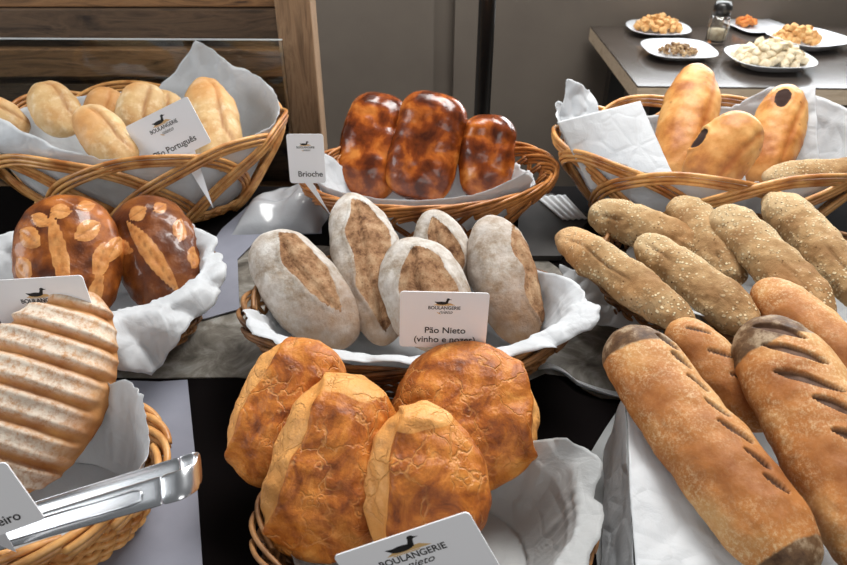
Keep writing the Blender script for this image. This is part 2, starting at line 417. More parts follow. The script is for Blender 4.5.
# pale turned-up lip of paper along the mat's front right
m = MB(); rows = []
for i in range(41):
    f = i / 40; px = 538 + 86 * f; py = 372 + 29 * (f ** 1.0) - 6 * math.sin(PI * min(1, f * 2.2)) * (1 if f < .45 else 0) + 5 * math.sin(PI * f) * f
    p = P(px, py); rows.append([p + Vector((0, .012, .0030)), p + Vector((0, 0, .0045)), p + Vector((0, -.003, .0075 + .004 * math.sin(PI * f)))])
m.grid(rows); o = m.build('paper_strip', M['paper']); md = o.modifiers.new('s', 'SOLIDIFY'); md.thickness = .0006
tag(o, 'curled white paper edge lying between the middle basket and the dark gap', 'paper')
flat('grey_runner', [Vector((-.75, .28, 0)), Vector((-.75, .68, 0)), P(160, 384), P(188, 382), P(196, 460), P(203, 565), P(208, 640)], .0026, .0042, M['grey_cloth'], 'lavender-grey cloth runner under the front left basket and tongs', 'cloth')
flat('grey_runner', [P(628, 396), P(604, 432), P(590, 455), P(592, 520), P(600, 600), P(700, 620), Vector((.62, .28, 0)), Vector((.62, .64, 0)), P(720, 396)], .0026, .0042, M['grey_felt'], 'plain grey cloth under the front right basket of long loaves', 'cloth')
flat('slate_board', [P(515, 262), P(560, 262), P(590, 222), P(552, 199), P(520, 199)], .0026, .012, M['slate'], 'dark slate board behind the floured rye basket, right', 'board')
m = MB(); rows = []
for i in range(13):
    f = i / 12
    rows.append([P(534 + 28 * f + (30 - 6 * f) * g, 203 + 24 * f) + Vector((0, 0, .0135 + .0012 * math.sin(g * 26) + .003 * g)) for g in [k / 24 for k in range(25)]])
m.grid(rows); o = m.build('folded_napkin', M['paper']); md = o.modifiers.new('s', 'SOLIDIFY'); md.thickness = .0008
tag(o, 'white ribbed paper napkin lying on the dark slate board', 'napkin')
flat('pale_placemat', [P(120, 330), P(205, 322), P(240, 312), P(238, 262), P(262, 238), P(322, 236), P(322, 202), P(258, 200), P(222, 232), P(175, 300)], .0045, .006, M['grey_cloth'], 'pale blue-grey placemat between the leaf-scored loaves and the rye basket', 'placemat')
# wrapped plastic bag stack
m = MB(); rows = []
a0 = at(232, 238, .0); a1 = at(318, 236, .0); b0 = at(262, 196, .0)
ex = (a1 - a0); ey = (b0 - a0); ey.x = .035
for i in range(31):
    f = i / 30; row = []
    for k in range(41):
        g = k / 40; e = math.sin(PI * f) ** .5 * math.sin(PI * g) ** .35
        z = .006 + .042 * e * (1 + .25 * math.sin(g * 9 + f * 3)) + .01 * noise.noise(Vector((g * 6, f * 5, 1))) * e
        row.append(a0 + ex * g + ey * f + Vector((0, 0, z)))
    rows.append(row)
m.grid(rows); tag(m.build('plastic_bag', M['plastic']), 'folded translucent plastic bag between the rear left and rear middle baskets', 'bag')

# ------------------------------------------------------------------ side table with samples
c0 = atY(638, 86, 2.0); ZT = c0.z; e1 = at(592, 28, ZT - T)
st = empty('side_table', (1.2, 2.3, 0))
poly = [(c0.x, c0.y), (2.4, c0.y - .06), (2.4, 2.7), (e1.x, 2.7), (e1.x - .0, e1.y)]
m = MB(); m.prism(poly, ZT - .005, ZT); m.build('tabletop', M['table_dark'], st, False)
m = MB(); m.prism(poly, ZT - .05, ZT - .005); m.build('edge_board', M['table_edge'], st, False)
for (x, y) in ((c0.x + .1, c0.y + .1), (2.25, 2.1), (2.25, 2.6), (e1.x + .1, 2.6)):
    m = MB(); m.box((x - .03, y - .03, 0), (x + .03, y + .03, ZT - .05)); m.build('leg', M['black_metal'], st, False)
tag(st, 'dark-topped side table with pale wood edge against the back wall', 'table')

def plate(px, py, r, label, sq=2.6, lift=.02, rot=0, tilt=0):
    c = at(px, py, ZT - T)
    m = MB()
    m.lathe([(r * .45, 0), (r * .5, .003), (r * .72, .007), (r * .95, lift), (r * 1.0, lift + .001), (r * .99, lift + .003), (r * .72, .011), (r * .5, .008), (.001, .008)], 48, (0, 0, 0), sq)
    o = m.build('sample_plate', M['china'], origin=(0, 0, 0)); o.location = (c.x, c.y, ZT + .0005); o.rotation_euler = (0, 0, R(rot))
    tag(o, label, 'plate', 'white plates on the side table'); return c
def cm(name, a, b):
    t = NT(name); return t.fin(t.ramp(t.noise(70, 4), [(.35, a), (.65, b)]), .75, t.bump(t.noise(200, 3), .5, .002))
CR = {'gold': cm('toasted_cube', srgb(190, 130, 66), srgb(226, 184, 124)), 'pale': cm('pale_bread_cube', srgb(206, 184, 146), srgb(238, 226, 198)),
      'brown': cm('brown_bread_crumb', srgb(112, 78, 50), srgb(196, 166, 122)), 'orange': cm('orange_bread_cube', srgb(196, 104, 40), srgb(228, 150, 78))}
def cube_mesh(kind, s, seed):
    random.seed(seed); m = MB(); m.box((-s, -s * .85, -s * .8), (s, s * .85, s * .8))
    m.v = [Vector((p.x * random.uniform(.75, 1.15), p.y * random.uniform(.75, 1.15), p.z * random.uniform(.75, 1.15))) for p in m.v]
    o = m.build('bread_cube', CR[kind], origin=(0, 0, 0), smooth=False, bevel=s * .35); return o
def heap(c, rx, ry, n, kind, s, top, label, group, name='bread_cube', cat='bread cube', seed=1, off=(0, 0)):
    protos = [cube_mesh(kind, s, seed * 10 + k) for k in range(3)]
    random.seed(seed)
    done = []
    for i in range(n):
        src = protos[i % 3]; o = src if i < 3 else src.copy()
        if i >= 3: COL.objects.link(o)
        o.name = name
        f = math.sqrt((i + .5) / n); a = i * 2.39996
        x = c.x + off[0] + rx * f * math.cos(a); y = c.y + off[1] + ry * f * math.sin(a)
        z = ZT + .012 + s * .8 + top * (1 - f * f) * (random.uniform(.55, 1))
        o.location = (x, y, z); o.rotation_euler = (random.uniform(-.6, .6), random.uniform(-.6, .6), random.uniform(0, 6))
        tag(o, label, cat, group)
c = plate(657, 33, .112, 'white plate of golden bread cubes, farthest left on the side table')
heap(c, .08, .062, 40, 'gold', .0125, .036, 'golden toasted bread cube on the farthest left sample plate', 'golden cubes on the rear left plate', seed=2)
c = plate(677, 56, .115, 'white plate with a small heap of brown crumbs, front left of the side table', 3.2, .024)
m = MB(); random.seed(5)
for i in range(150):
    f = math.sqrt(random.random()); a = random.uniform(0, 2 * PI); s = random.uniform(.003, .007)
    Mx = Matrix.Translation((c.x + .06 * f * math.cos(a), c.y + .05 * f * math.sin(a), ZT + .012 + s + .02 * (1 - f * f) * random.random())) @ Matrix.Rotation(random.uniform(0, 6), 4, Vector((random.random(), random.random(), 1)))
    m.box((-s, -s * .7, -s * .6), (s, s * .7, s * .6), Mx)
o = m.build('bread_crumbs', CR['brown'], smooth=False); tag(o, 'small heap of brown seedy bread crumbs on the front left plate', 'bread crumbs', kind='stuff')
c = plate(767, 66, .128, 'large white plate heaped with pale bread cubes, nearest on the side table', 2.8, .03)
heap(c, .108, .085, 70, 'pale', .0145, .055, 'pale white bread cube in the big heap on the nearest plate', 'pale cubes on the nearest plate', seed=3)
c = plate(806, 46, .12, 'white plate at the right, partly behind the heaped pale plate', 3.4, .03, 20)
heap(c, .078, .055, 34, 'gold', .0135, .045, 'golden bread cube on the plate behind the pale heap', 'golden cubes on the right plate', seed=4, off=(-.04, .0))
c = plate(757, 29, .10, 'square white plate behind the others, right of the glass shaker', 6, .012, 12)
heap(c, .035, .03, 9, 'orange', .014, .016, 'orange-brown bread piece on the rear square plate', 'orange pieces on the rear plate', seed=6, off=(-.05, 0))

# glass shaker
c = at(715, 42, ZT - T)
o = empty('glass_shaker', (c.x, c.y, ZT))
m = MB(); m.lathe([(.030, .0), (.034, .006), (.036, .05), (.034, .082), (.028, .09), (.026, .09), (.031, .08), (.033, .05), (.030, .01), (.001, .008)], 16, (c.x, c.y, ZT)); m.build('jar', M['glass'], o, False)
m = MB(); m.lathe([(.027, .0905), (.031, .094), (.031, .12), (.024, .135), (.001, .137)], 24, (c.x, c.y, ZT)); m.build('cap', M['black_metal'], o)
m = MB(); m.lathe([(.028, .011), (.030, .03), (.029, .042), (.001, .047)], 16, (c.x, c.y, ZT)); m.build('contents', CR['pale'], o)
m = MB(); m.lathe([(.0365, .0), (.038, .002), (.038, .016), (.0365, .018)], 24, (c.x, c.y, ZT)); 
tag(o, 'glass shaker with black cap standing among the sample plates', 'shaker')

# ------------------------------------------------------------------ baskets
class Basket:
    def __init__(s, cx, cy, a, b, h, k=.68, rot=0, pw=.75, tiltx=0):
        s.c = Vector((cx, cy, T + .006)); s.a, s.b, s.h, s.k, s.pw = a, b, h, k, pw
        s.rot = Matrix.Rotation(R(rot), 3, 'Z'); s.rdeg = rot
    def sc(s, v): return s.k + (1 - s.k) * (max(v, 0) ** s.pw)
    def p(s, u, v, off=0.0):
        f = s.sc(v)
        q = Vector(((s.a * f + off) * math.cos(u), (s.b * f + off) * math.sin(u), v * s.h))
        return s.c + s.rot @ q
    def nrm(s, u, v):
        n = Vector((math.cos(u) / s.a, math.sin(u) / s.b, 0)).normalized(); n.z = -(1 - s.k) * .5
        return (s.rot @ n).normalized()

def bundle(m, B, path, r, ns, n=6):
    """path: list of (u, v, radial offset); lays ns parallel canes side by side"""
    pts = [B.p(*q) for q in path]; nr = [B.nrm(q[0], q[1]) for q in path]
    side = []
    for i in range(len(pts)):
        t = (pts[min(i + 1, len(pts) - 1)] - pts[max(i - 1, 0)]).normalized(); side.append(nr[i].cross(t).normalized())
    for k in range(ns):
        o = (k - (ns - 1) / 2) * 2.0 * r
        m.tube([p + s_ * o + n_ * (.0008 * math.sin(k * 2.1)) for p, s_, n_ in zip(pts, side, nr)], r * (0.94 + .08 * ((k * 7) % 3 - 1)), n, nrm=nr)

def base_weave(B, mat, root, r=.003):
    m = MB(); pts = []
    turns = int(B.b * B.k / (2.2 * r)); N = turns * 40
    for i in range(N + 1):
        f = i / N; a = 2 * PI * turns * f
        pts.append(B.c + B.rot @ Vector((B.a * B.k * f * math.cos(a), B.b * B.k * f * math.sin(a), .001 * math.sin(a * 5.5) - .001)))
    m.tube(pts, r, 5)
    m.build('base', mat, root)

def arch_basket(name, B, mat, label, n=10, span=2.1, r=.0038, ns=3, vmin=.0, rimr=True, peak=1.0, low=None):
    root = empty(name, B.c - Vector((0, 0, .006)))
    base_weave(B, mat, root)
    m = MB()
    random.seed(int(B.a * 1000 + B.c.x * 100))
    for i in range(n):
        u0 = 2 * PI * i / n + random.uniform(-.03, .03); path = []
        for k in range(49):
            f = k / 48
            v = vmin + (peak - vmin) * (math.sin(PI * f) ** .85)
            wob = .0055 * math.cos(PI * f) + .0045 * math.cos(PI * f * 7)*0.6
            path.append((u0 + span * (f - .5), v, wob))
        bundle(m, B, path, r, ns)
    m.build('woven_side', mat, root)
    m = MB()                                   # low ring of weavers
    for j in range(5):
        pts = [B.p(2 * PI * k / 120, .01 + j * .035 * .12 / B.h, .003 * math.sin(k * PI / 2 + j * PI)) for k in range(120)]
        m.tube(pts, r * .9, 6, closed=True)
    m.build('foot_ring', mat, root)
    if low:
        m = MB(); nn, sp, v0, v1, rr, cnt = low
        for i in range(nn):
            u0 = 2 * PI * i / nn; path = []
            for k in range(25):
                f = k / 24; path.append((u0 + sp * (f - .5), v0 + (v1 - v0) * math.sin(PI * f) ** .8, .008 + .005 * math.cos(PI * f)))
            bundle(m, B, path, rr, cnt)
        m.build('rim', mat, root)
    tag(root, label, 'basket'); return root

def slat_basket(name, B, mat, label, n=22, r=.003):
    root = empty(name, B.c - Vector((0, 0, .006))); base_weave(B, mat, root)
    m = MB()
    for d in (1, -1):
        for i in range(n):
            u0 = 2 * PI * i / n
            path = [(u0 + d * .42 * f, f * .92, d * .003 + .001 * math.sin(f * 12)) for f in [k / 12 for k in range(13)]]
            bundle(m, B, path, r * .9, 2)
    m.build('woven_side', mat, root)
    m = MB()
    for j in range(4):
        m.tube([B.p(2 * PI * k / 120, .01 + j * .05, .003 * math.sin(k * PI / 2 + j * PI)) for k in range(120)], r, 6, closed=True)
    m.build('foot_ring', mat, root)
    m = MB()
    for i in range(n):
        u0 = 2 * PI * i / n
        path = [(u0 + .95 * (f - .5), (.84 + .18 * math.sin(PI * f) ** .8), .006 + .006 * math.cos(PI * f)) for f in [k / 20 for k in range(21)]]
        bundle(m, B, path, r, 3)
    m.build('rim', mat, root)
    tag(root, label, 'basket'); return root

def wicker_basket(name, B, mat, label, ns=40, rows=11, r=.0034):
    root = empty(name, B.c - Vector((0, 0, .006))); base_weave(B, mat, root)
    m = MB()
    for i in range(ns):
        u = 2 * PI * i / ns; m.tube([B.p(u, k / 6 * .97, 0) for k in range(7)], r * .75, 5)
    m.build('stakes', mat, root)
    m = MB(); N = ns * 6
    for j in range(rows):
        v = .02 + .9 * j / (rows - 1)
        pts = [B.p(2 * PI * k / N, v + .012 * math.sin(k * .37 + j), .0042 * math.cos(PI * k / 6 + PI * j)) for k in range(N)]
        m.tube(pts, r * (.9 + .12 * math.sin(j * 2.3)), 6, closed=True, flat=.75)
    m.build('woven_side', mat, root)
    m = MB()
    for s_ in range(ns // 2):
        u0 = 4 * PI * s_ / ns; sp = .62
        path = [(u0 + sp * (f - .5), .93 + .10 * math.sin(PI * f), .0075 * math.cos(PI * f) + .001) for f in [k / 16 for k in range(17)]]
        bundle(m, B, path, r * .95, 2)
    m.build('rim', mat, root)
    tag(root, label, 'basket'); return root

def keyed(keys, deg, j):
    n = len(keys)
    for i in range(n):
        a, b = keys[i], keys[(i + 1) % n]; da = a[0]; db = b[0] + (360 if i == n - 1 else 0)
        for d in (deg, deg + 360):
            if da <= d <= db:
                f = (d - da) / max(db - da, 1e-6); return a[j] * (1 - f) + b[j] * f
    return keys[0][j]
def liner(B, keys, label, mat='paper', inset=.010, seed=0, pleat=.004, crumple=.006, name='parchment_liner'):
    """keys: (angle, length past the rim, fold elevation)"""
    m = MB(); NU = 240; NR = 56; rows = [[] for _ in range(NR + 1)]
    for i in range(NU):
        deg = 360 * i / NU; u = R(deg) - R(B.rdeg)
        ext = keyed(keys, deg, 1); ext *= 1 + .22 * noise.noise(Vector((math.cos(u) * 5, math.sin(u) * 5, seed + 2))); fold = R(keyed(keys, deg, 2))
        # profile in (rho, z)
        Rm = Vector((B.a * math.cos(u), B.b * math.sin(u))).length
        prof = []
        for q in range(9): prof.append((Rm * (B.k) * q / 8 * .94, .004))
        Lw = 0; last = prof[-1]
        wall = []
        for q in range(1, 25):
            v = q / 24 * .99; wall.append((Rm * B.sc(v) - inset, .004 + v * B.h + .004 * (v > .9) * 1))
        if ext >= 0: prof += wall
        else:
            kk = max(2, int(24 * (1 + ext / B.h))); prof += wall[:kk]
        if ext > 0:
            x, z = prof[-1]; th = math.atan2(B.h, (1 - B.k) * Rm * .6); steps = 24; ds = ext / steps
            for q in range(steps):
                f = min(1, (q + 1) * ds / .028); f = f * f * (3 - 2 * f); t_ = th + (fold - th) * f
                if fold < .3 and q * ds < .010: t_ = max(t_, 1.2)
                elif fold < .3 and q * ds < .034: t_ = max(t_, .12)
                x += math.cos(t_) * ds; z += math.sin(t_) * ds; prof.append((x, z))
        # resample to NR+1
        L = [0]
        for q in range(1, len(prof)): L.append(L[-1] + math.hypot(prof[q][0] - prof[q - 1][0], prof[q][1] - prof[q - 1][1]))
        tot = L[-1]; q = 0
        dirn = Vector((B.a * math.cos(u), B.b * math.sin(u), 0)).normalized()
        for k in range(NR + 1):
            d = tot * k / NR
            while q < len(L) - 2 and L[q + 1] < d: q += 1
            f = (d - L[q]) / max(L[q + 1] - L[q], 1e-9)
            x = prof[q][0] * (1 - f) + prof[q + 1][0] * f; z = prof[q][1] * (1 - f) + prof[q + 1][1] * f
            base = L[8]; past = max(0, d - base); wgt = min(1, past / (B.h + .02))
            over = max(0, d - (tot - max(ext, 0)))
            cu_, su_ = math.cos(u), math.sin(u)
            pl = pleat * wgt * (1.6 * abs(noise.noise(Vector((cu_ * 4.2, su_ * 4.2, seed)))) + 1.2 * abs(noise.noise(Vector((cu_ * 9, su_ * 9, seed + 5 + d * 6)))))
            P_ = Vector((dirn.x * x, dirn.y * x, z))
            g1 = P_ * 17 + Vector((seed, 0, 0)); g2 = P_ * 52 + Vector((0, seed, 0))
            r1 = abs(noise.noise(g1)) - .2; r2 = abs(noise.noise(g2)) - .18; r3 = noise.noise(g1 * .6 + Vector((0, 0, 9)))
            w1 = crumple * (1.3 * min(1, over / .03) + .5 * wgt)
            nrm_ = Vector((dirn.x, dirn.y, .75)) if fold < .4 and over > .01 else Vector((dirn.x, dirn.y, .1))
            P_ += dirn * (-pl) + nrm_ * (w1 * (r1 * 1.5 + r2 * .35 + r3 * .9)) + Vector((-dirn.y, dirn.x, 0)) * (w1 * .7 * noise.noise(g1 + Vector((3, 7, 1))))
            if over <= 0 and d > base: P_ -= dirn * .002
            P_.z = max(P_.z, .004)
            rows[k].append(B.c + B.rot @ P_)
    m.grid(rows, closed=True); o = m.build(name, M[mat])
    md = o.modifiers.new('thickness', 'SOLIDIFY'); md.thickness = .0004
    tag(o, label, 'parchment paper'); return o

def bsk(px, Y, a, b, h, **kw):
    d = Y * math.cos(PITCH) + (CAMZ - T - h) * math.sin(PITCH)
    return Basket((px - 423.5) / FPX * d, Y, a, b, h, **kw)
B_BL = bsk(132, 1.175, .272, .192, .150, k=.66)
B_BC = bsk(430, 1.07, .208, .135, .098, k=.62, rot=7)
B_BR = bsk(716, 1.10, .275, .182, .150, k=.62)
B_ML = bsk(94, .765, .158, .12, .085, k=.72)
B_CC = bsk(410, .70, .205, .125, .085, k=.72)
B_MR = bsk(748, .775, .205, .15, .09, k=.72)
B_FL = bsk(20, .452, .134, .102, .072, k=.74)
B_FC = bsk(424, .402, .148, .108, .066, k=.72)
B_FR = bsk(812, .43, .155, .135, .058, k=.72)

arch_basket('bread_basket', B_BL, M['cane'], 'large open-weave golden cane basket of pale rolls, rear left')
slat_basket('bread_basket', B_BC, M['cane_orange'], 'oval open-slat wicker basket holding three glazed brioche loaves')
arch_basket('bread_basket', B_BR, M['cane'], 'large open-weave golden cane basket of smooth stuffed breads, rear right', n=10, span=2.1)
wicker_basket('bread_basket', B_ML, M['cane_dark'], 'dark wicker basket under the two leaf-scored loaves')
wicker_basket('bread_basket', B_CC, M['cane_dark'], 'oval brown wicker basket holding five floured rye loaves')
wicker_basket('bread_basket', B_MR, M['cane_dark'], 'brown wicker basket under the seeded long loaves')
wicker_basket('bread_basket', B_FL, M['cane'], 'light wicker basket in the front left below the steel tongs', rows=9, r=.0042)
wicker_basket('bread_basket', B_FC, M['cane_dark'], 'wicker basket in the front holding four crackled orange loaves', ns=48, rows=12, r=.0026)
wicker_basket('bread_basket', B_FR, M['cane_dark'], 'wicker basket under the long slashed loaves, front right')

liner(B_BL, [(0, .0, 80), (20, .02, 80), (54, .045, 78), (72, .085, 82), (84, .02, 85), (94, -.01, 0), (170, -.01, 0), (190, .02, 100), (215, .05, 115), (238, .05, 120), (256, .02, 110), (272, .0, 90), (300, -.01, 90)],
      'white parchment in the rear left basket of rolls, one corner standing up', seed=1)
liner(B_BC, [(0, -.02, 0), (60, -.02, 0), (150, -.02, 60), (165, .03, 80), (178, .035, 80), (190, .03, 60), (215, .006, 80), (250, .004, 80), (275, .004, 70), (300, .012, 80), (318, .028, 80), (326, .02, 80), (335, -.01, 0)],
      'white parchment showing along the front rim of the brioche basket', seed=2)
liner(B_BR, [(0, .0, 60), (30, .02, 60), (48, .03, 75), (58, .03, 80), (70, -.01, 70), (100, -.02, 0), (140, -.02, 0), (150, .0, 80), (160, .035, 60), (176, .02, 60), (190, .0, 60), (210, -.005, 90), (330, -.02, 90)],
      'white parchment lining the rear right basket of stuffed breads', seed=3)
liner(B_ML, [(0, .04, -30), (25, .03, 10), (55, .035, 45), (90, .02, 60), (150, .03, 40), (200, .02, 20), (250, .02, 0), (280, .06, -45), (300, .125, -60), (318, .07, -60), (340, .06, -50)],
      'crumpled white parchment under the two leaf-scored glossy loaves', seed=4, crumple=.009)
liner(B_CC, [(0, .03, 30), (20, .02, 50), (60, -.01, 0), (150, -.015, 0), (180, -.015, 0), (200, .02, 40), (215, .035, -10), (240, .03, -20), (265, .03, -10), (290, .035, -15), (312, .04, -25), (330, .05, -25), (345, .035, 10)],
      'crumpled white parchment around the floured rye loaves', seed=5, crumple=.010)
liner(B_MR, [(0, .0, 0), (90, -.01, 0), (150, -.02, 0), (184, -.02, 0), (200, .0, -30), (214, .03, -40), (235, .02, -30), (270, .03, -20), (320, .0, 0)],
      'white parchment under the seeded long loaves, edge draped left', seed=6, crumple=.008)
liner(B_FL, [(0, .0, 60), (16, .012, 60), (32, .045, 66), (56, .035, 70), (80, .0, 60), (120, .0, 0), (240, -.02, 0), (330, -.015, 0)],
      'white parchment standing beside the big floured loaf, front left', seed=7)
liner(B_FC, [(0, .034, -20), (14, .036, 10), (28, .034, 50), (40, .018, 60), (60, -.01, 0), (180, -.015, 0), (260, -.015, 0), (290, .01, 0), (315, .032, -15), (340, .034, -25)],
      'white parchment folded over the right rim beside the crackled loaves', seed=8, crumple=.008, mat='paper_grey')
liner(B_FR, [(0, .0, 0), (100, -.01, 0), (130, -.02, 50), (160, -.02, 0), (240, -.02, 0), (270, .0, 0), (330, .0, 0)],
      'large sheet of white parchment spilling left under the slashed loaves', seed=9, crumple=.004, pleat=.003)

def sheet(name, TL, TR, BL, BR, parent=None, crumple=.004, seed=0, sag=0, n=44, mat='paper', ragged=.02, curl=0):
    m = MB(); rows = []
    for i in range(n + 1):
        f = i / n; row = []
        for k in range(n + 1):
            g = k / n
            f2 = f + ragged * noise.noise(Vector((g * 3, seed, 0))) * (abs(f - .5) * 2); g2 = g + ragged * noise.noise(Vector((f * 3, seed, 5))) * (abs(g - .5) * 2)
            p = (TL * (1 - g2) + TR * g2) * (1 - f2) + (BL * (1 - g2) + BR * g2) * f2
            q = p * 14 + Vector((seed, 0, 0)); nn = (TR - TL).cross(TL - BL).normalized()
            p = p + nn * (crumple * (2.4 * abs(noise.noise(q)) + 1.0 * abs(noise.noise(q * 2.7)) + 1.2 * noise.noise(q * .5)) + sag * math.sin(PI * f) * math.sin(PI * g) + curl * (1 - g) ** 3)
            row.append(p)
        rows.append(row)
    m.grid(rows); o = m.build(name, M[mat], parent); md = o.modifiers.new('thickness', 'SOLIDIFY'); md.thickness = .0004; return o
bpy.context.view_layer.update()
LN = {o['label'][:40]: o for o in bpy.data.objects if o.name.startswith('parchment_liner')}
def lin(t_): return next(o for k, o in LN.items() if t_ in o['label'])
fr = lin('spilling left'); br_ = lin('stuffed breads')
sheet('paper_flap', at(564, 266, .03), at(604, 282, .075), at(582, 322, .02), at(664, 338, .07), lin('seeded long'), .006, 11, ragged=.08)
sheet('paper_flap', at(624, 394, .098), at(690, 400, .098), at(636, 620, .066), at(800, 640, .070), fr, .003, 3, curl=.004)
sheet('paper_flap', at(606, 452, .030), at(626, 394, .098), at(600, 620, .012), at(638, 620, .066), fr, .002, 8)
sheet('paper_flap', atY(556, 122, 1.04), atY(640, 101, 1.12), atY(590, 190, 1.02), atY(674, 178, 1.00), br_, .0015, 4, ragged=.0)
sheet('paper_flap', atY(562, 82, 1.17), atY(588, 90, 1.18), atY(560, 140, 1.11), atY(612, 138, 1.12), br_, .008, 6, ragged=.1)
sheet('paper_flap', atY(778, 88, 1.20), atY(815, 88, 1.18), atY(745, 175, 1.12), atY(818, 172, 1.08), br_, .003, 7, ragged=.05)

# ------------------------------------------------------------------ bread
def sst(a, b, x):
    t = max(0, min(1, (x - a) / (b - a))) if a != b else float(x > a); return t * t * (3 - 2 * t)
def loaf(name, p0, p1, wpx, kind, label, cat='bread', group=None, fn=None, thick=.75, e=2.2, q=2.0, bend=0, bendz=0, taper=0, face=None, amp=.0025, nf=28, seed=0, nu=110, nv=84, box=2.0, flatb=.75, wm=None, roll=0):
    p0 = at(*p0); p1 = at(*p1); c = (p0 + p1) / 2
    X = (p0 - p1); L = X.length; X.normalize()
    W = wpx / FPX * depth(c) if wm is None else wm; Tk = W * thick
    F = Vector(face) if face else ((Vector((0, 0, CAMZ)) - c).normalized() * .7 + Vector((0, 0, .5)))
    F = (F - X * F.dot(X)).normalized()
    if roll: F = Matrix.Rotation(R(roll), 3, X) @ F
    Y = F.cross(X)
    m = MB(); m1 = []; m2 = []
    for i in range(nu + 1):
        s = -math.cos(PI * i / nu)
        r_ = max(1e-4, (1 - abs(s) ** e)) ** (1 / q) * (1 + taper * s)
        for k in range(nv):
            a = 2 * PI * k / nv; ca, sa = math.cos(a), math.sin(a)
            g = (abs(ca) ** box + abs(sa) ** box) ** (-1 / box)
            yn = ca * g * r_; zn = sa * g * r_
            y = yn * W / 2; z = zn * Tk / 2 * (flatb if sa < 0 else 1.0); x = s * L / 2
            y += bend * W * (s * s - .3); z += bendz * W * (s * s - .3)
            pp = Vector((x, y, z))
            nd = Vector((x * .5 / L, yn / W, zn / Tk)); nd.normalize()
            disp = amp * noise.noise(pp * nf + Vector((seed * 3.1, seed, 0))) + amp * .5 * noise.noise(pp * nf * 2.7 + Vector((seed, 0, seed)))
            a1 = a2 = 0.0
            if fn:
                d_, a1, a2 = fn(s, yn, zn, pp, seed); disp += d_ * W
            m.v.append(pp + nd * disp); m1.append(a1); m2.append(a2)
    for i in range(nu):
        for k in range(nv):
            m.f.append((i * nv + k, (i + 1) * nv + k, (i + 1) * nv + (k + 1) % nv, i * nv + (k + 1) % nv))
    o = m.build(name, BM[kind], origin=(0, 0, 0))
    me = o.data
    for nm, arr in (('m1', m1), ('m2', m2)):
        at_ = me.attributes.new(nm, 'FLOAT', 'POINT'); at_.data.foreach_set('value', arr)
    o.matrix_world = Matrix(((X.x, Y.x, F.x, c.x), (X.y, Y.y, F.y, c.y), (X.z, Y.z, F.z, c.z), (0, 0, 0, 1)))
    tag(o, label, cat, group); return o
def N3(p, s, sd): return noise.noise(p * s + Vector((sd * 1.7, sd * .3, 4.2)))

# crackled (tiger) loaves: paler sides below a torn ridge on the image left
def f_tiger(side, edge=.35, knob=0):
    edge -= .08
    def f(s, y, z, p, sd):
        w_ = .18 * N3(p, 22, sd)
        t = y * side + w_
        pale = sst(edge, edge + .12, t) + (1 if z < -.25 else 0)
        ridge = math.exp(-((t - edge + .02) / .06) ** 2) * .035
        d = ridge - .03 * sst(edge, edge + .2, t) * 1 + .05 * N3(p, 14, sd)
        if knob: pale += sst(.66, .82, s + .25 * N3(p, 25, sd) - .35 * (y - .1) ** 2)
        if knob: d += knob * math.exp(-((s - .86) / .2) ** 2 - ((y - .1) / .35) ** 2)
        d += .018 * abs(N3(p, 50, sd))
        return d, min(1, pale), 0
    return f
G = 'crackled orange loaves in the front basket'
loaf('crackled_loaf', (462, 344, .135), (468, 494, .045), 150, 'tiger', 'round crackled orange loaf at the back right of the front basket', fn=f_tiger(-1, .86), thick=.6, e=2.3, q=2.2, seed=4, amp=.004)
loaf('crackled_loaf', (318, 342, .14), (254, 486, .045), 104, 'tiger', 'crackled orange loaf leaning at the far left of the front basket', fn=f_tiger(1, .62), thick=.75, seed=2, amp=.004, e=2.5, q=2.0)
loaf('crackled_loaf', (362, 378, .150), (300, 560, .045), 130, 'tiger', 'crackled loaf with a pale torn left side, second from left', fn=f_tiger(1, .50, .06), thick=.68, seed=3, amp=.0045, e=2.4, q=2.1, roll=-6)
loaf('crackled_loaf', (424, 406, .160), (418, 562, .065), 130, 'tiger', 'frontmost crackled orange loaf with pale left flank, behind the tilted card', fn=f_tiger(1, .42, .06), thick=.66, seed=1, amp=.004, e=2.2, q=2.0, taper=-.06, roll=-6)

# big floured scored loaf, front left
def f_farm(s, y, z, p, sd):
    t = (s * 3.6 + y * .12 + .30 * N3(p, 9, sd)) * 1.0
    ph = (t * 1.05) % 1.0; d0 = min(ph, 1 - ph)
    inside = sst(1.0, .78, abs(y)) * sst(-.2, .15, z) * sst(.98, .86, abs(s))
    g = math.exp(-(d0 / .13) ** 2) * inside
    lip = math.exp(-((d0 - .25) / .1) ** 2) * inside
    return -.055 * g + .018 * lip + .03 * N3(p, 12, sd), g, sst(-.1, .35, z + .3 * N3(p, 10, sd)) * sst(-1.0, -.45, y) * (1 - .7 * g) 
loaf('farmhouse_loaf', (92, 292, .170), (-26, 504, .05), 138, 'farm', 'large floured loaf with slanting slashes, front left behind the tongs', fn=f_farm, thick=.62, seed=5, e=2.0, q=1.7, amp=.003, nu=150, nv=110, taper=-.08)

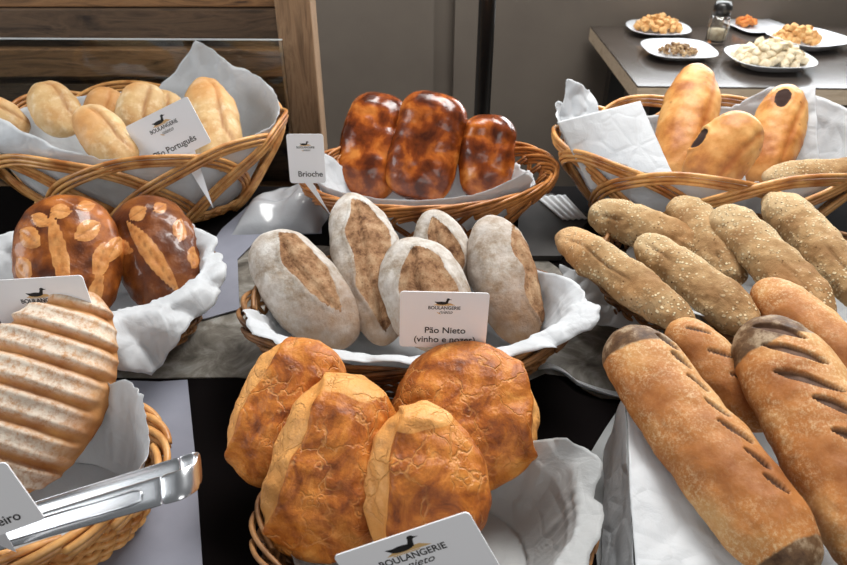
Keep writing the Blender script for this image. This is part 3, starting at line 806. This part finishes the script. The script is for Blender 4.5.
# two leaf-scored glossy loaves
def f_leaf(leaves, dark):
    def f(s, y, z, p, sd):
        a1 = 0; d = .015 * N3(p, 14, sd); a2 = 0
        if z > -.05:
            for (ls, ly, ang, ln, wd) in leaves:
                dx, dy = s - ls, y - ly; ca, sa = math.cos(R(ang)), math.sin(R(ang))
                u = (dx * ca + dy * sa) / (ln * 1.12); v = (-dx * sa + dy * ca) / (wd * 1.15)
                if abs(u) < 1:
                    q = abs(v) / max(1e-3, (1 - u * u))
                    if q < 1.15:
                        a1 = max(a1, sst(1.15, .85, q)); d += .008 * math.sin(PI * min(1, q))
                        a2 = max(a2, sst(.14, .02, q) * .35)
        return d, a1, min(1, a2 * (a1 > 0) + dark * (1 - .75 * a1) * (1 + .5 * N3(p, 12, sd)))
    return f
lv1 = [(.62, .05, 80, .18, .12), (.25, .62, 50, .22, .14), (-.2, .75, 30, .2, .13), (.3, -.42, 120, .25, .14), (.72, -.4, 110, .16, .10), (-.15, -.62, 160, .28, .13), (-.05, .1, 12, .62, .13), (.05, -.85, 150, .25, .1), (-.6, -.5, 150, .25, .1), (.5, .42, 60, .18, .1)]
loaf('leaf_scored_loaf', (66, 196, .178), (72, 325, .058), 98, 'leaf', 'glossy round brown loaf with carved leaf cuts, left of the pair', fn=f_leaf(lv1, 0), thick=.62, e=2.5, q=2.2, seed=6, nu=150, nv=120)
lv2 = [(.55, .15, 100, .2, .12), (.55, -.35, 110, .16, .1), (.1, -.55, 150, .2, .12), (-.15, .2, 20, .62, .16), (-.35, -.6, 150, .18, .1), (.15, .7, 45, .2, .1)]
loaf('leaf_scored_loaf', (138, 200, .142), (185, 316, .038), 86, 'leaf', 'darker glossy loaf with carved leaf cuts, right of the pair', fn=f_leaf(lv2, .5), thick=.72, e=2.5, q=2.2, seed=7, nu=150, nv=120)

# floured rye loaves with split tops
def f_split(y0=0., wy=.5, ls=.78, s0=0., brown=0.0):
    def f(s, y, z, p, sd):
        k = ((s - s0) / ls) ** 2; hw = wy * max(0, 1 - k) ** .8
        q = abs(y - y0 + .22 * N3(p, 24, sd)) / max(hw, .02)
        a1 = sst(1.15, .85, q) if z > 0 and k < 1 else 0
        edge = math.exp(-((q - 1.05) / .16) ** 2) * .035 if z > 0 and k < 1 else 0
        crack = math.exp(-((y - y0 - .35 * hw + .12 * N3(p, 30, sd)) / .05) ** 2) * a1
        d = edge - .02 * a1 + .045 * a1 * max(0, 1 - q) - .05 * crack + .02 * N3(p, 25, sd) + .015 * a1 * N3(p, 70, sd)
        low = .08 + sst(.2, -.8, s) * .62 + brown + (.5 if z < -.1 else 0)
        return d, min(1, a1), min(1, low)
    return f
loaf('floured_rye_loaf', (350, 193, .15), (388, 345, .045), 72, 'split', 'tall floured rye loaf at the back, second from left', fn=f_split(-.12, .55, .85, -.05), thick=.7, seed=8, e=2.3, q=1.7, bend=.05)
loaf('floured_rye_loaf', (430, 210, .145), (458, 300, .05), 56, 'split', 'smallest floured rye loaf, peeking up behind the card loaf', fn=f_split(0, .5, .8, .0), thick=.75, seed=9, e=2.2, q=1.8)
loaf('floured_rye_loaf', (262, 236, .135), (350, 346, .045), 78, 'split', 'floured rye loaf lying at the far left of the middle basket', fn=f_split(-.22, .42, .72, .08), thick=.75, seed=10, e=2.6, q=2.0)
loaf('floured_rye_loaf', (486, 217, .14), (524, 345, .045), 66, 'split', 'floured rye loaf standing at the far right of its basket', fn=f_split(-.75, .35, .8, -.1, .18), thick=.8, seed=11, e=2.5, q=1.9, bend=-.04)
loaf('floured_rye_loaf', (402, 240, .14), (452, 352, .055), 88, 'split', 'wide split floured rye loaf directly behind the printed card', fn=f_split(-.05, .62, .8, -.1), thick=.62, seed=12, e=2.3, q=1.8)

# glazed brioches
def f_bri(lobes):
    def f(s, y, z, p, sd):
        b = 0
        for (ls, ly, r1) in lobes:
            dd = ((s - ls) / (r1 * .62)) ** 2 + ((y - ly) / r1) ** 2
            b = max(b, math.exp(-dd * .9))
        d = .07 * b + .03 * N3(p, 18, sd)
        return d, .55 * b + .15 if z > -.1 else b * .3, 0
    return f
lb = [(.62, .3, .55), (.55, -.45, .5), (.12, .0, .65), (-.28, .42, .55), (-.35, -.4, .55), (-.75, .05, .6)]
lb3 = [(.6, -.35, .55), (.1, .4, .6), (.0, -.5, .5), (-.5, .0, .6), (.65, .4, .4)]
loaf('brioche_loaf', (384, 96, .175), (362, 200, .03), 62, 'brioche', 'dark glazed brioche loaf, left of the three', fn=f_bri(lb3), thick=.7, e=4, q=2.6, box=2.6, seed=13)
loaf('brioche_loaf', (439, 94, .195), (414, 200, .035), 68, 'brioche', 'largest glazed brioche loaf, in the middle of three', fn=f_bri(lb), thick=.62, e=5, q=2.8, box=3, seed=14)
loaf('brioche_loaf', (490, 115, .165), (484, 200, .035), 54, 'brioche', 'shortest glazed brioche loaf, right of the three', fn=f_bri(lb3), thick=.75, e=4, q=2.6, box=2.6, seed=15)

# pale rolls
def f_roll(s, y, z, p, sd):
    a = math.exp(-((y + .35 - .25 * s + .25 * N3(p, 14, sd)) / .07) ** 2) * sst(.85, .5, abs(s)) * (z > 0)
    o_ = sst(.1, .5, N3(p, 9, sd + 5))
    return -.05 * a + .05 * sst(-.2, -.5, y) * (z > 0) + .05 * N3(p, 16, sd), a * .8, o_ * .55
rolls = [((40, 82, .19), (70, 132, .14), 44, 'pale roll against the back rim, second from left'),
         ((-22, 96, .19), (26, 134, .13), 34, 'pale roll half out of view at the far left'),
         ((112, 84, .18), (96, 124, .13), 38, 'small pale roll at the back between two bigger ones'),
         ((168, 86, .185), (158, 128, .13), 38, 'pale roll behind the orange-tinted roll'),
         ((146, 80, .20), (134, 134, .14), 44, 'orange-tinted roll just behind the tilted card'),
         ((80, 104, .20), (130, 168, .13), 44, 'creased pale roll in front, left of the tilted card'),
         ((203, 76, .190), (222, 168, .105), 50, 'tallest pale roll, upright at the right of the rear left basket')]
for i, (a, b, wp, lb_) in enumerate(rolls):
    loaf('bread_roll', (a[0], a[1] + 5, a[2]), (b[0], b[1] + 3, b[2]), wp, 'roll', lb_, 'bread roll', 'pale rolls in the rear left basket', fn=f_roll, thick=.85, e=2.4, q=1.8, seed=20 + i, nu=80, nv=60)

# stuffed breads
def f_st(hs, hy, hr, hl, cr=.2):
    def f(s, y, z, p, sd):
        k = ((s - hs) / hl) ** 2 + ((y - hy + .08 * N3(p, 40, sd)) / hr) ** 2
        a = sst(1.2, .7, k) if z > 0 else 0
        cre = math.exp(-((y + .55 + .15 * s) / .1) ** 2) * (z > 0)
        return -.035 * a + .012 * math.exp(-((k - 1.5) / .4) ** 2) * (z > 0) - .02 * cre + .025 * N3(p, 12, sd), a, max(sst(.2, -.5, s) * .3, cre * .8)
    return f
loaf('stuffed_bread', (700, 66, .215), (672, 190, .07), 56, 'stuffed', 'tall smooth golden stuffed bread, left of the three', fn=f_st(-.95, -.8, .2, .1), thick=.85, e=2.5, q=1.9, seed=30, bend=.06)
loaf('stuffed_bread', (790, 86, .205), (760, 190, .08), 50, 'stuffed', 'golden stuffed bread with a dark burst hole near its tip', fn=f_st(.52, .1, .3, .22), thick=.9, e=2.5, q=1.9, seed=31)
loaf('stuffed_bread', (752, 116, .205), (694, 190, .10), 62, 'stuffed', 'short golden stuffed bread in front, in the middle', fn=f_st(-.05, .85, .22, .25), thick=.8, e=2.4, q=2.0, seed=32)
loaf('stuffed_bread', (762, 178, .125), (880, 172, .125), 34, 'seeded', 'low rough-crusted bread lying along the right of the rear right basket', fn=None, thick=.8, e=3, q=1.8, seed=33)

# seeded long loaves
def f_seed(or_=0, cre=0.6):
    def f(s, y, z, p, sd):
        c_ = math.exp(-((y - cre * .5 + .2 * N3(p, 14, sd)) / .07) ** 2) * sst(.9, .5, abs(s)) * (z > 0) * sst(-.1, .25, N3(p, 10, sd + 3))
        return .07 * N3(p, 16, sd) + .03 * N3(p, 50, sd) + .02 * N3(p, 120, sd) - .05 * c_, c_ * .6, or_ * sst(.1, .5, N3(p, 8, sd) + .2)
    return f
sd_ = [((590, 210, .115), (708, 255, .10), 44, 'short seeded long loaf lying behind the lowest left one'),
       ((678, 200, .125), (738, 285, .10), 46, 'seeded long loaf mostly hidden, second row behind the middle ones'),
       ((770, 196, .135), (878, 309, .12), 47, 'speckled seeded loaf at the far right, crossing under the cane basket'),
       ((560, 234, .118), (692, 325, .125), 43, 'leftmost seeded long loaf, its tip jutting over the basket edge'),
       ((640, 240, .125), (758, 334, .115), 47, 'seeded long loaf in the centre of its basket, right of the leftmost'),
       ((718, 210, .145), (830, 321, .12), 49, 'pale sesame-topped long loaf, right of the central one')]
for i, (a, b, wp, lb_) in enumerate(sd_):
    loaf('seeded_loaf', a, b, wp, 'seeded', lb_, 'bread', 'seeded long loaves', fn=f_seed(.5 if i in (3,) else .15, .6 - .2 * (i % 3)), thick=.85, e=4, q=2.3, seed=40 + i, bend=.03, amp=.003, nu=140)
def f_or(s, y, z, p, sd): return .03 * N3(p, 14, sd), 0, sst(.52, .6, N3(p, 12, sd)) 
loaf('orange_baguette', (758, 284, .135), (900, 408, .115), 58, 'baguette', 'smooth orange-brown long loaf at the right edge, without slashes', fn=f_or, thick=.8, e=3.6, q=2.2, seed=50)

# slashed long loaves with dark ends
def f_bag(cuts, d0=.66, d1=-2, side=0, br=.05, cw_=.045):
    def f(s, y, z, p, sd):
        a = 0
        if z > -.2:
            for (cs, cy, sl, ln) in cuts:
                yy = (y - cy) / ln; w_ = cw_ * max(0, 1 - yy * yy) ** .7 * (1 + .3 * N3(p, 25, sd))
                if abs(yy) < 1:
                    a = max(a, sst(1.25, .7, abs(s - cs - sl * (y - cy)) / max(w_, .004)))
        dk = sst(d0 - .05, d0 + .04, s + br * y) + sst(-d1 - .04, -d1 + .04, -s)
        return -.05 * a + .025 * N3(p, 12, sd), a, min(1, dk)
    return f
cu1 = [(.66, -.70, .5, .16), (.48, -.72, .5, .14), (.27, -.70, .5, .14), (.05, -.66, .5, .16), (-.15, -.62, .5, .20), (-.36, -.62, .5, .15), (-.54, -.60, .5, .13)]
cu2 = [(.74, -.12, .27, .42), (.53, -.12, .27, .50), (.29, -.05, .27, .5), (.06, -.25, .27, .34), (-.2, -.3, .27, .4), (-.5, -.4, .3, .3)]
cu3 = [(.6, -.3, .5, .3), (.15, -.3, .5, .3), (-.3, -.3, .5, .3)]
loaf('slashed_loaf', (672, 322, .128), (770, 430, .085), 58, 'baguette', 'small slashed loaf tucked behind the two big slashed loaves', fn=f_bag(cu3, 2), thick=.75, e=3, q=2.1, seed=52)
loaf('slashed_loaf', (619, 334, .135), (804, 577, .100), 88, 'baguette', 'long slashed golden loaf with dark tip, left of the pair', fn=f_bag(cu1, .74, -.86, 0, -.08, .05), thick=.75, e=4.5, q=2.5, seed=51, nu=320, nv=150, bend=-.03)
loaf('slashed_loaf', (760, 322, .150), (916, 590, .100), 104, 'baguette', 'widest slashed loaf with greyish-brown dark tip, at the right edge', fn=f_bag(cu2, .68, -2, 0, .05, .05), thick=.7, e=4.5, q=2.5, seed=53, nu=320, nv=150, bend=.03)

# ------------------------------------------------------------------ cards
def text_mesh(s, size, mat, parent, x, y, name='lettering', bold=0.0, shear=0, label=None, z=.0008, align='CENTER', sx=1):
    cu = bpy.data.curves.new('t', 'FONT'); cu.body = s; cu.size = size; cu.align_x = align; cu.offset = bold * size; cu.shear = shear; cu.extrude = .00008
    tmp = bpy.data.objects.new('t', cu); COL.objects.link(tmp)
    dg = bpy.context.evaluated_depsgraph_get(); me = bpy.data.meshes.new_from_object(tmp.evaluated_get(dg))
    bpy.data.objects.remove(tmp); me.materials.clear(); me.materials.append(mat)
    o = bpy.data.objects.new(name, me); COL.objects.link(o); o.parent = parent; o.location = (x, y, z); o.scale = (sx, 1, 1)
    return o
def poly_obj(name, polys, mat, parent, z=.0007):
    m = MB()
    for pl in polys: m.prism(pl, z, z + .00015)
    m.build(name, mat, parent, False, origin=(0, 0, 0)); 
def ell(cx, cy, a, b, n=24, rot=0): return [(cx + a * math.cos(t) * math.cos(rot) - b * math.sin(t) * math.sin(rot), cy + a * math.cos(t) * math.sin(rot) + b * math.sin(t) * math.cos(rot)) for t in [2 * PI * k / n for k in range(n)]]
def card(TL, TR, BL, label, lines, stake=None, lw=.44, logo_y=.80, stake_mat=None):
    TL, TR, BL = [atY(*q) for q in (TL, TR, BL)]
    X = TR - TL; W = X.length; X.normalize(); Yv = TL - BL; Yv = Yv - X * Yv.dot(X); H = Yv.length; Yv.normalize(); Z = X.cross(Yv)
    c = (TL + X * W / 2 - Yv * H / 2)
    root = empty('price_card', c); root.matrix_world = Matrix(((X.x, Yv.x, Z.x, c.x), (X.y, Yv.y, Z.y, c.y), (X.z, Yv.z, Z.z, c.z), (0, 0, 0, 1)))
    r = .004; pl = []
    for cx, cy, a0 in ((W/2 - r, H/2 - r, 0), (-W/2 + r, H/2 - r, 90), (-W/2 + r, -H/2 + r, 180), (W/2 - r, -H/2 + r, 270)):
        for k in range(5): a = R(a0 + 22.5 * k); pl.append((cx + r * math.cos(a), cy + r * math.sin(a)))
    m = MB(); m.prism(pl, -.0006, .0006); pn = m.build('panel', M['card'], root, False, origin=(0, 0, 0))
    u = W * lw; ly = (logo_y - .5) * H              # logo: bird over a band, two lines of lettering
    k = u * .5
    poly_obj('bird_emblem', [ell(-k * .16, ly + k * .20, k * .34, k * .11), [(-k * .48, ly + k * .17), (-k * .62, ly + k * .30), (-k * .40, ly + k * .28)],
                             [(k * .02, ly + k * .22), (k * .20, ly + k * .16), (k * .26, ly + k * .42), (k * .13, ly + k * .44)],
                             ell(k * .22, ly + k * .47, k * .10, k * .075), [(k * .28, ly + k * .50), (k * .44, ly + k * .45), (k * .28, ly + k * .43)]], M['ink'], pn)
    poly_obj('emblem_band', [[(-k * .66, ly + k * .05), (k * .66, ly + k * .05), (k * .36, ly + k * .20), (-k * .36, ly + k * .20)], [(-k * .5, ly + k * .03), (k * .3, ly + k * .03), (k * .3, ly - k * .0), (-k * .5, ly - k * .0)]], M['tan_ink'], pn, .00062)
    t = text_mesh('BOULANGERIE', k * .32, M['ink'], pn, 0, ly - k * .24, bold=.012)
    wdt = t.dimensions.x; t.scale = (u / max(wdt, 1e-6) * .98, 1, 1)
    text_mesh('nieto', k * .34, M['ink'], pn, k * .08, ly - k * .54, shear=.45, sx=1.15)
    poly_obj('underline_swash', [ell(-k * .32, ly - k * .52, k * .14, k * .03, 16, -.5)], M['tan_ink'], pn)
    for (s, x, y, size) in lines: text_mesh(s, size * W, M['ink'], pn, x * W, (y - .5) * H, bold=.010)
    if stake:
        sx, tip = stake; m = MB()
        tp = atY(*tip) - c; tl = (tp.dot(X), tp.dot(Yv), tp.dot(Z)); b = len(m.v)
        ww = W * .11; bx = sx * W
        for z in (-.0011, -.0007): m.v += [Vector((bx - ww, -H/2 + .001, z)), Vector((bx + ww, -H/2 + .001, z)), Vector((tl[0], tl[1], tl[2] + z))]
        m.f += [(0, 1, 2), (5, 4, 3), (0, 3, 4, 1), (1, 4, 5, 2), (2, 5, 3, 0)]
        m.build('spike', M['card'], root, False, origin=(0, 0, 0))
    tag(root, label, 'card'); return root
card((400, 291, .575), (490, 293, .575), (394, 346, .570), 'white printed card reading Pão Nieto (vinho e nozes)', [('Pão Nieto', .02, .27, .115), ('(vinho e nozes)', .02, .10, .115)], (0, (442, 372, .585)), lw=.37, logo_y=.76)
card((333, 556, .318), (468, 511, .322), (364, 634, .305), 'white emblem card tilted in front of the crackled loaves', [('Pão Tigre', .0, .2, .12)], (0, (430, 640, .33)), lw=.50, logo_y=.78)
card((-16, 281, .60), (82, 275, .60), (-22, 346, .592), 'white emblem card before the leaf-scored loaf, cut off at the left', [], (0, (40, 372, .612)), lw=.42, logo_y=.70)
card((-92, 496, .335), (5, 461, .35), (-50, 553, .325), 'white card at the lower left corner whose line ends in iro', [('Pão Caseiro', -.06, .13, .15)], (-.05, (16, 553, .345)), lw=.4, logo_y=.74)
card((125, 127, 1.06), (187, 96, 1.06), (149, 172, 1.04), 'tilted white card with spike among the pale rolls', [('Pão Português', .0, .17, .115)], (.12, (213, 208, .992)), lw=.44, logo_y=.72)
card((286, 134, .935), (323, 134, .935), (302, 183, .925), 'small narrow white card at the left rim of the brioche basket', [('Brioche', .08, .14, .22)], (0, (331, 216, .915)), lw=.5, logo_y=.76)

# ------------------------------------------------------------------ tongs
def tongs():
    A = atY(-40, 549, .355); Bp = atY(184, 483, .375)
    Xd = (Bp - A).normalized(); view = (Vector((0, 0, CAMZ)) - Bp).normalized()
    root = empty('serving_tongs', Bp)
    hv = view * .55 + Vector((.39, 0, .92)) * .45; Zd = (hv - Xd * hv.dot(Xd)).normalized(); Wd = Zd.cross(Xd)           # Wd: up in the picture
    L = (Bp - A).length; hw = .0125; sep = -.034
    def strip(path, name, w0, w1):
        m = MB(); rows = []
        n = len(path)
        for side in (0, 1):
            pass
        for i, (x, z, up, f) in enumerate(path):
            hw_ = w0 + (w1 - w0) * f; p = Bp + Xd * x + Zd * z + Wd * up
            rows.append([p + Wd * (hw_ * c_) + Zd * (-.0022 * abs(c_) ** 4 * (1 if z > sep / 2 else -1)) for c_ in [k / 6 - 1 for k in range(13)]])
        m.grid(rows); o = m.build(name, M['steel'], root); md = o.modifiers.new('s', 'SOLIDIFY'); md.thickness = .0012; md.offset = 0
        md = o.modifiers.new('b', 'SUBSURF'); md.levels = 1; md.render_levels = 2
    path = [(-L + L * k / 20, .0, -.0, k / 20) for k in range(19)]; strip(path, 'arm', .010, hw)
    path = [(-L + L * k / 20, sep, .022, k / 20) for k in range(19)]; strip(path, 'arm', .010, hw)
    path = []
    for k in range(17):
        f = k / 16; a = PI / 2 - PI * f
        path.append((-L * .1 + .012 + .013 * math.cos(a), sep / 2 + -sep / 2 * math.sin(a), .011 - .011 * math.sin(a), 1))
    path = [(-L * .1, 0, 0, 1)] + path + [(-L * .1, sep, .022, 1)]; strip(path, 'spring_bend', hw, hw)
    # raised handle bead on the near arm
    m = MB(); pts = []
    for (x, y) in [(-.16, .0055), (-.045, .0055), (-.038, .004), (-.037, 0), (-.038, -.004), (-.045, -.0055), (-.16, -.0055)]: pts.append(Bp + Xd * x + Wd * y + Zd * .0012)
    m.tube(pts, .0007, 6); m.build('raised_line', M['steel'], root)
    tag(root, 'polished steel tongs lying across the front left basket', 'tongs')
tongs()
